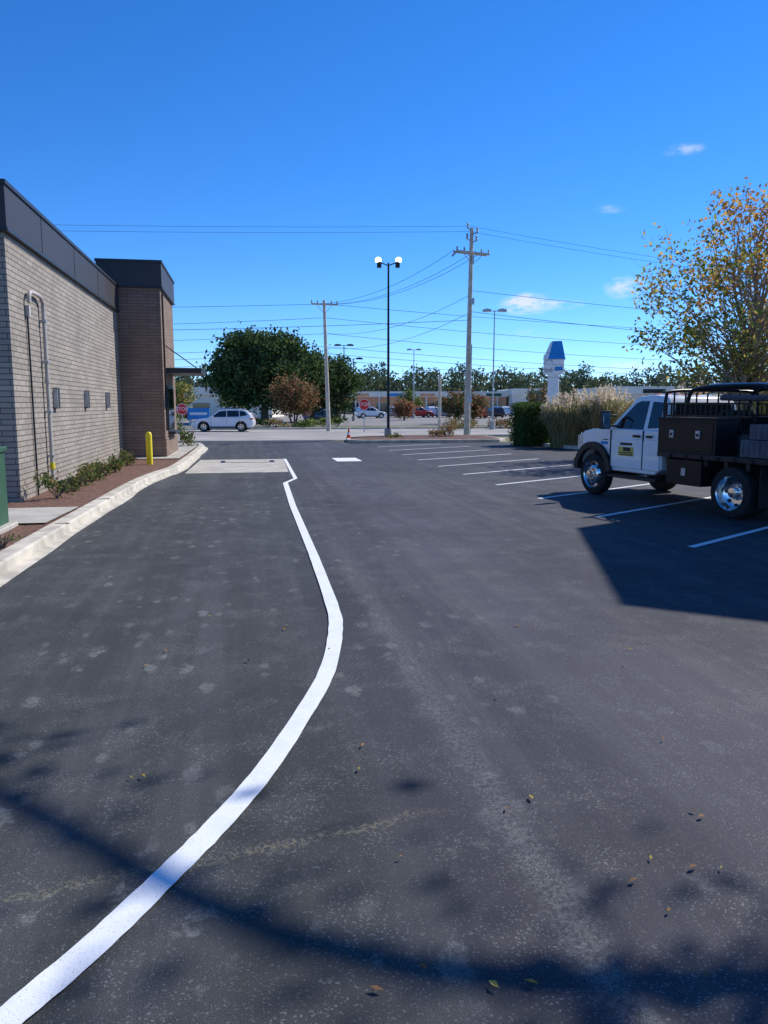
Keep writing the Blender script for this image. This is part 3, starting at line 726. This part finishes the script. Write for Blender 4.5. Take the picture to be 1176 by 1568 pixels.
for nm,x,y,s,fr in (('wheel_front_left',WB,.88,1,True),('wheel_front_right',WB,-.88,-1,True),('wheel_rear_left',0,1.02,1,False),('wheel_rear_right',0,-1.02,-1,False),('wheel_rear_inner_left',0,.74,1,False),('wheel_rear_inner_right',0,-.74,-1,False)):
    bigwheel(x,y,s,fr).build(nm,T)
prof=[(1.80,.66),(1.80,1.38),(2.4,1.385),(3.25,1.39),(3.42,1.385),(3.9,1.36),(4.16,1.31),(4.30,1.22),(4.36,1.0),(4.36,.72),(4.31,.66)]
prof+=arch(WB,.50,.49,16,172,14)+[(3.27,.54),(2.0,.54)]
b=MB(); b.prism(prof,-.96,.96,M_white); b.build('cab_body',T,bevel=.05)
b=MB()
for s in (-1,1):
    for (xa,xb) in ((1.84,2.30),(2.32,3.24)):
        q=[(xa,.62),(xa,1.14),(xa+.02,1.2),(xb-.02,1.2),(xb,1.14),(xb,.62)]
        b.prism(q,min(s*.955,s*.985),max(s*.955,s*.985),M_white)
b.build('door_skin',T,bevel=.02)
def wd(z): return .93-(z-1.38)*.25
g=[(1.80,1.375),(1.83,1.88),(1.93,2.01),(2.3,2.05),(2.66,2.02),(2.78,1.96),(3.40,1.375)]
b=MB(); b.loft([(px,-wd(pz),pz) for px,pz in g],[(px,wd(pz),pz) for px,pz in g],M_white); b.build('cab_roof',T,bevel=.035)
b=MB()
for s in (-1,1):
    for w in ([(3.22,1.42),(2.74,1.88),(2.60,1.93),(2.37,1.93),(2.36,1.37),(2.95,1.36)],[(2.26,1.41),(2.27,1.92),(1.98,1.90),(1.92,1.43)]):
        b.add([(px,s*(wd(pz)+.006),pz) for px,pz in w],[tuple(range(len(w)))],M_glass)
b.add([(3.385,-.85,1.43),(3.385,.85,1.43),(2.83,.72,1.95),(2.83,-.72,1.95)],[(0,1,2,3)],M_glass)
b.add([(1.793,-.75,1.45),(1.793,.75,1.45),(1.815,.66,1.90),(1.815,-.66,1.90)],[(0,1,2,3)],M_glass)
b.build('windows',T,smooth=False)
b=MB()
for s in (-1,1):
    Y=s*.986
    for xx,z0,z1 in ((3.26,.66,1.36),(2.305,.62,1.37)): b.sbox(xx,xx+.012,Y+s*.002,Y-s*.03,z0,z1,M_blackm)
    b.sbox(2.38,2.56,Y,Y+s*.035,1.235,1.28,M_black)
    b.sbox(2.05,2.19,Y,Y+s*.03,1.235,1.28,M_black)
    b.sbox(1.85,3.25,s*.80,s*1.05,.42,.48,M_blackm)
    A=arch(WB,.50,.60,3,178,18); B=arch(WB,.50,.475,3,178,18)
    y0,y1=(.93,1.04) if s>0 else (-1.04,-.93)
    for i in range(18):
        b.loft([(A[i][0],y0,A[i][1]),(A[i+1][0],y0,A[i+1][1]),(B[i+1][0],y0,B[i+1][1]),(B[i][0],y0,B[i][1])],[(A[i][0],y1,A[i][1]),(A[i+1][0],y1,A[i+1][1]),(B[i+1][0],y1,B[i+1][1]),(B[i][0],y1,B[i][1])],M_blackm)
    b.sbox(3.18,3.28,s*1.06,s*1.26,1.38,1.74,M_blackm); b.sbox(3.2,3.26,s*.9,s*1.1,1.42,1.46,M_blackm); b.sbox(3.2,3.26,s*.88,s*1.1,1.62,1.66,M_blackm)
    b.sbox(3.172,3.18,s*1.08,s*1.24,1.41,1.70,M_chrome)
    b.sbox(4.20,4.372,s*.68,s*.965,.95,1.22,M_hl)
b.box(4.35,4.41,-.66,.66,.80,1.22,M_chrome)
for k in range(4): b.box(4.40,4.422,-.62,.62,.84+k*.09,.89+k*.09,M_blackm)
b.box(4.30,4.50,-.96,.96,.50,.72,M_blackm); b.box(4.0,4.3,-.5,.5,.35,.5,M_blackm)
for yy in (-.5,-.25,0,.25,.5): b.box(2.45,2.57,yy-.05,yy+.05,2.03,2.07,M_oran)
b.build('cab_trim',T,bevel=.012)
b=MB(); b.box(2.55,3.0,.986,.990,.86,1.04,M_logo); b.box(2.6,2.95,.986,.990,1.07,1.12,M_text)
for k in range(2): b.box(2.58,2.97,.9905,.992,.875+k*.04,.895+k*.04,M_text)
b.box(2.64,2.86,.9905,.992,.955,1.03,M_text)
b.box(3.36,3.58,.962,.966,1.06,1.12,M_blue); b.box(3.36,3.52,.962,.966,1.15,1.17,M_text)
b.build('door_lettering',T,smooth=False)
b=MB(); b.box(-1.5,4.3,.36,.46,.55,.78,M_blackm); b.box(-1.5,4.3,-.46,-.36,.55,.78,M_blackm)
b.tube([(0,-1.0,WR),(0,1.0,WR)],.08,M_blackm,10); b.tube([(WB,-.85,WR),(WB,.85,WR)],.07,M_blackm,10); b.lathe([(.0001,-.2),(.17,-.12),(.2,0),(.17,.12),(.0001,.2)],(0,0,WR),'y',M_blackm,14)
b.box(3.0,4.2,-.7,.7,.6,1.1,M_rub); b.box(1.0,2.0,-.8,-.4,.45,.8,M_blackm); b.build('chassis',T)
b=MB(); b.box(-1.75,1.66,-1.2,1.2,.93,1.02,M_blackm)
for k in range(8): b.box(-1.7+k*.45,-1.62+k*.45,-1.1,1.1,.80,.93,M_blackm)
b.box(-1.78,-1.75,-1.2,1.2,.80,1.04,M_black)
for k in range(9): b.box(-1.6+k*.36,-1.53+k*.36,1.2,1.225,.93,1.0,M_black)
b.build('flatbed_deck',T,bevel=.008)
b=MB()
for s in (-1,1):
    b.sbox(.30,1.66,s*.72,s*1.19,1.023,1.60,M_black); b.sbox(.28,1.68,s*.705,s*1.205,1.60,1.64,M_black)
    yo=s*1.19
    b.sbox(.36,1.60,yo,yo+s*.012,1.07,1.55,M_black)
    for xx in (.68,1.30): b.sbox(xx-.05,xx+.05,yo+s*.012,yo+s*.03,1.28,1.42,M_steel); b.sbox(xx-.025,xx+.025,yo+s*.03,yo+s*.04,1.32,1.37,M_blackm)
    b.sbox(.62,1.45,s*.78,s*1.15,.46,.90,M_black); b.sbox(.98,1.08,s*1.15,s*1.165,.62,.76,M_steel)
b.build('tool_boxes',T,bevel=.012)
# open headache rack, side rail and ladder hoops
b=MB()
b.tube(smoothpts([(1.60,-1.12,1.6),(1.60,-1.1,2.0),(1.60,-.95,2.1),(1.60,0,2.12),(1.60,.95,2.1),(1.60,1.1,2.0),(1.60,1.12,1.6)],4),.03,M_black,8)
for k in range(8): b.box(1.59,1.61,-.92+k*.26,-.895+k*.26,1.2,2.08,M_black)
for s in (-1,1):
    yy=s*1.14
    b.box(-.35,1.58,yy-.015,yy+.015,1.65,1.68,M_black); b.box(-.35,1.58,yy-.015,yy+.015,1.86,1.89,M_black)
    for k in range(17): b.box(-.33+k*.115,-.308+k*.115,yy-.01,yy+.01,1.68,1.86,M_black)
for yy in (-.75,.75):
    b.tube(smoothpts([(1.5,yy,1.5),(1.42,yy,1.98),(1.2,yy,2.14),(.2,yy,2.17),(-.25,yy,2.13),(-.45,yy,1.88),(-.5,yy,1.05)],4),.036,M_black,8)
for xx in (1.2,.7,.2,-.25): b.tube([(xx,-.75,2.15),(xx,.75,2.15)],.026,M_black,8)
b.build('rack',T,bevel=0)
b=MB()
for yy in (-.15,.22): b.tube([(1.45,yy,2.22),(-.7,yy,2.2)],.026,M_steel,8)
for k in range(8): b.tube([(1.35-k*.27,-.15,2.218),(1.35-k*.27,.22,2.218)],.015,M_steel,6)
b.build('ladder',T)
b=MB()
for k in range(5): b.tube([(1.2-k*.06,-.6+k*.26,1.98),(-.2,-.6+k*.26+.03,1.96)],.05,M_signw if k%3==0 else (M_graybox if k%3==1 else M_pipe),8)
for s in (.55,.75,.95): b.lathe([(.15,-.05),(.22,-.05),(.22,.05),(.15,.05),(.15,-.05)],(s,.3,1.55),'x',M_rub,18)
b.box(.2,1.5,-.6,.6,1.02,1.35,M_graybox)
b.build('cargo',T)
b=MB()
for (x0,x1,y0,y1,z0,z1,m) in ((-1.2,-.2,.5,1.17,1.03,1.30,M_graybox),(-1.15,-.3,.55,1.1,1.31,1.55,M_graybox),(-1.68,-1.26,.4,1.1,1.03,1.42,M_blackm),(-1.2,-.2,-1.1,.1,1.03,1.6,M_blackm)):
    b.box(x0,x1,y0,y1,z0,z1,m)
    k=x0+.06
    while k<x1-.05: b.box(k,k+.025,y1+.001,y1+.014,z0+.03,z1-.03,m); k+=.11
b.build('equipment_cases',T,bevel=.012)
b=MB()
for s in (-1,1): b.sbox(-.62,-.6,s*.65,s*1.15,.25,.92,M_rub); b.sbox(-1.80,-1.77,s*.95,s*1.1,.84,.92,M_rlight)
b.build('mud_flaps',T)
# unseen block added to the right, shaped to throw the big shadow
P1=(12.85,15.1);P2=(11.35,10.75);P3=(15.45,7.5);P4=(22,13)
nb=empty('shadow_caster_block')
b=MB(); b.slab([P1,P2,P3,P4],0,8.0,M_brick); b.build('walls',nb,smooth=False)
b=MB(); b.slab([P1,P2,P3,P4],8.002,8.12,M_coping); b.build('roof',nb,smooth=False)
# fallen leaves
b=MB()
for i in range(80):
    f=2.2+U(0,1)**1.3*16; r=U(-.45,.5)*f; x,y=W(r,f)
    if x<-2.4: continue
    s=U(.012,.026); a=U(0,6.28); c,d=math.cos(a),math.sin(a); z=.014
    b.add([(x-c*s,y-d*s,z),(x-d*s*.4,y+c*s*.4,z+U(0,.012)),(x+c*s,y+d*s,z+.004),(x+d*s*.4,y-c*s*.4,z+U(0,.012))],[(0,1,2,3)],random.choice([L_or,L_ye,L_br]))
b.build('fallen_leaves',recalc=False,smooth=False)
# ------------------------------------------------------------ light + world
AZ=math.radians(62); EL=math.radians(42)
sd=Vector((math.sin(AZ)*math.cos(EL),math.cos(AZ)*math.cos(EL),math.sin(EL)))
l=bpy.data.lights.new('sun','SUN'); l.energy=5.0; l.angle=math.radians(.53); l.color=(1,.96,.89)
lo=bpy.data.objects.new('sun',l); sc.collection.objects.link(lo); lo.rotation_euler=sd.to_track_quat('Z','Y').to_euler(); lo.location=(20,10,30)
w=bpy.data.worlds.new('World'); sc.world=w; t=NT(w)
sky=t.n('ShaderNodeTexSky'); sky.sky_type='NISHITA'; sky.sun_disc=False; sky.sun_elevation=EL; sky.sun_rotation=AZ; sky.altitude=2500; sky.air_density=1.0; sky.dust_density=0.0; sky.ozone_density=3
tint=t.mix(1.0,sky.outputs[0],(.76,.92,1.20,1),'MULTIPLY')
hs=t.n('ShaderNodeHueSaturation',Saturation=1.16,Value=1.06,Color=tint)
dirv=t.n('ShaderNodeTexCoord').outputs['Generated']
s=t.n('ShaderNodeSeparateXYZ',Vector=t.n('ShaderNodeVectorMath',{'operation':'NORMALIZE'},i0=dirv).outputs[0])
az=t.math('MULTIPLY',t.math('ARCTAN2',s.outputs[0],s.outputs[1]),57.2958); el=t.math('MULTIPLY',t.math('ARCSINE',s.outputs[2]),57.2958)
tot=None
for (a0,e0,ww,hh,st) in ((20.2,7.1,2.3,.9,1.0),(22.0,7.0,2.6,.5,.65),(30.3,16.3,1.6,.5,.45),(25.7,13.1,1.6,.4,.3),(26.9,8.0,1.7,.9,.75),(27.3,2.7,3.5,.7,.5),(20,4.9,5,.7,.28)):
    dx=t.math('DIVIDE',t.math('SUBTRACT',az,a0),ww); dy=t.math('DIVIDE',t.math('SUBTRACT',el,e0),hh)
    g=t.math('SUBTRACT',1.0,t.math('ADD',t.math('MULTIPLY',dx,dx),t.math('MULTIPLY',dy,dy)))
    g=t.math('MULTIPLY',t.math('MAXIMUM',g,0.0),st)
    tot=g if tot is None else t.math('MAXIMUM',tot,g)
v=t.n('ShaderNodeCombineXYZ',X=t.math('MULTIPLY',az,.55),Y=t.math('MULTIPLY',el,1.3)).outputs[0]
nz=t.noise(v,1.3,5,.62)
cl=t.ss(t.math('MULTIPLY',tot,t.math('MULTIPLY_ADD',nz,2.6,-.75)),.02,.7,0,.85)
bright=t.mix(cl,hs.outputs[0],(5.6,5.9,6.4,1))
bg=t.n('ShaderNodeBackground',Color=bright,Strength=.15)
out=t.n('ShaderNodeOutputWorld'); t.t.links.new(bg.outputs[0],out.inputs[0])
try: w.cycles.sampling_method='MANUAL'; w.cycles.sample_map_resolution=256
except Exception: pass
# ------------------------------------------------------------ camera
cam=bpy.data.cameras.new('camera'); co=bpy.data.objects.new('camera',cam); sc.collection.objects.link(co)
cam.sensor_fit='VERTICAL'; cam.sensor_height=36; cam.lens=27.05; cam.clip_start=.05; cam.clip_end=5000
co.location=(0,0,H); co.rotation_euler=(math.radians(90-7.9),0,-YAW)
sc.camera=co
sc.view_settings.view_transform='Standard'; sc.view_settings.look='None'; sc.view_settings.exposure=0; sc.view_settings.gamma=1
